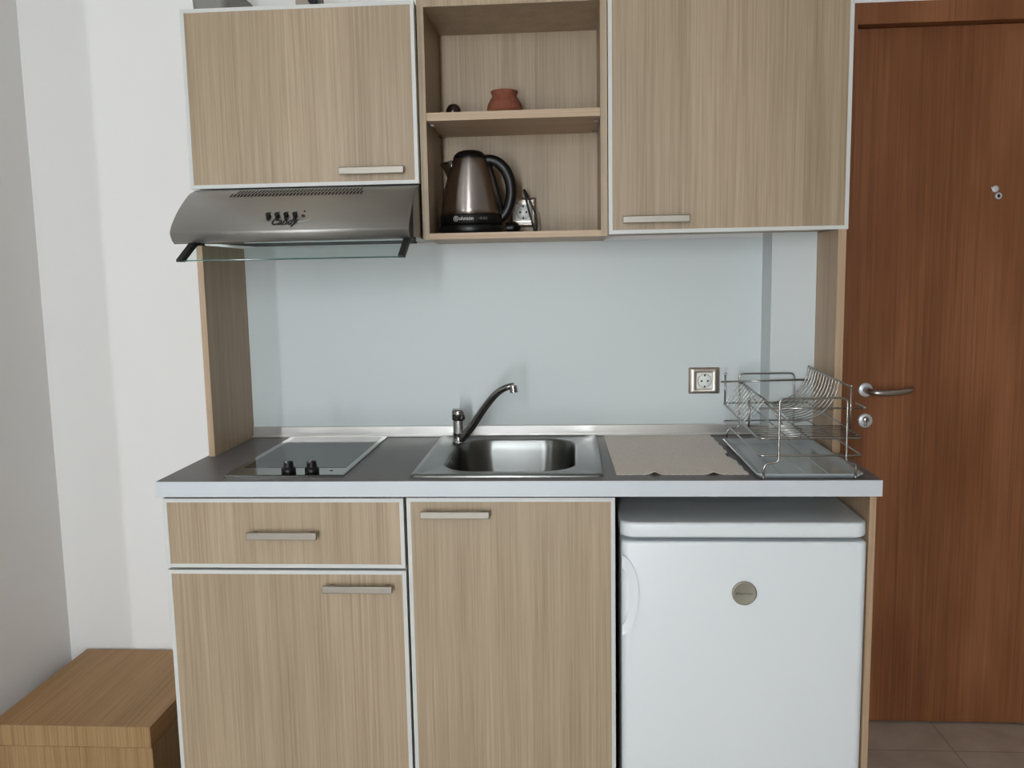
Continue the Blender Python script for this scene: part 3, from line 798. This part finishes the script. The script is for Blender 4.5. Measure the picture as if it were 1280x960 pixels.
# ------------------------------------------------------------------ low wooden box at the left
lb = thing('bedside_cabinet', 'low brown oak cabinet in the corner left of the kitchen', 'cabinet', (-1.118, .32, 0))
obj('top_board', B((-1.3270, -.9095, .103, .5430, .2206, .2745), bev=.0012), 'box_wood', lb)
obj('edge_band', B((-1.3270, -.9095, .1015, .1030, .2206, .2745)), 'box_front', lb)
obj('drawer_front', B((-1.3230, -.9085, .1035, .1215, .02, .2186)), 'box_front', lb)
obj('body', B((-1.3210, -.9100, .1220, .5400, 0, .2190)), 'box_front', lb)

# ------------------------------------------------------------------ light: sky through the two windows
w = bpy.data.worlds.new('sky'); bpy.context.scene.world = w; w.use_nodes = True
bg = w.node_tree.nodes['Background']; bg.inputs['Color'].default_value = (.935, .985, 1.03, 1); bg.inputs['Strength'].default_value = 67.0
for k, (a, c, z0, z1) in enumerate(wx):
    la = bpy.data.lights.new('window_portal', 'AREA'); la.shape = 'RECTANGLE'; la.size = c - a; la.size_y = z1 - z0
    la.cycles.is_portal = True
    lo_ = bpy.data.objects.new('window_portal', la); C.objects.link(lo_)
    lo_.location = ((a + c) / 2, -4.21, (z0 + z1) / 2); lo_.rotation_euler = (PI / 2, 0, PI)
    lo_.rotation_euler = Vector((0, 1, 0)).to_track_quat('-Z', 'Z').to_euler()

# ------------------------------------------------------------------ camera
cam = bpy.data.cameras.new('camera'); co_ = bpy.data.objects.new('camera', cam); C.objects.link(co_)
yaw, pit, rol = .0678, -.1225, -.0182
f3 = Vector((-math.sin(yaw) * math.cos(pit), math.cos(yaw) * math.cos(pit), math.sin(pit)))
r3 = Vector((math.cos(yaw), math.sin(yaw), 0)); u3 = r3.cross(f3)
r4 = r3 * math.cos(rol) + u3 * math.sin(rol); u4 = u3 * math.cos(rol) - r3 * math.sin(rol)
mt = Matrix((r4, u4, -f3)).transposed().to_4x4(); mt.translation = (.1357, -1.8314, 1.3607)
co_.matrix_world = mt
cam.sensor_width = 36; cam.sensor_fit = 'HORIZONTAL'; cam.lens = 1068.94 / 1280 * 36; cam.clip_start = .05
sc = bpy.context.scene; sc.camera = co_
sc.view_settings.view_transform = 'Standard'; sc.view_settings.look = 'None'; sc.view_settings.gamma = 1.0
sc.view_settings.use_curve_mapping = False; sc.view_settings.exposure = 0.0
sc.cycles.max_bounces = 12; sc.cycles.diffuse_bounces = 6; sc.cycles.use_denoising = True
sc.cycles.sample_clamp_indirect = 8.0
for o in list(C.objects):
    if '_b' in o: del o['_b']
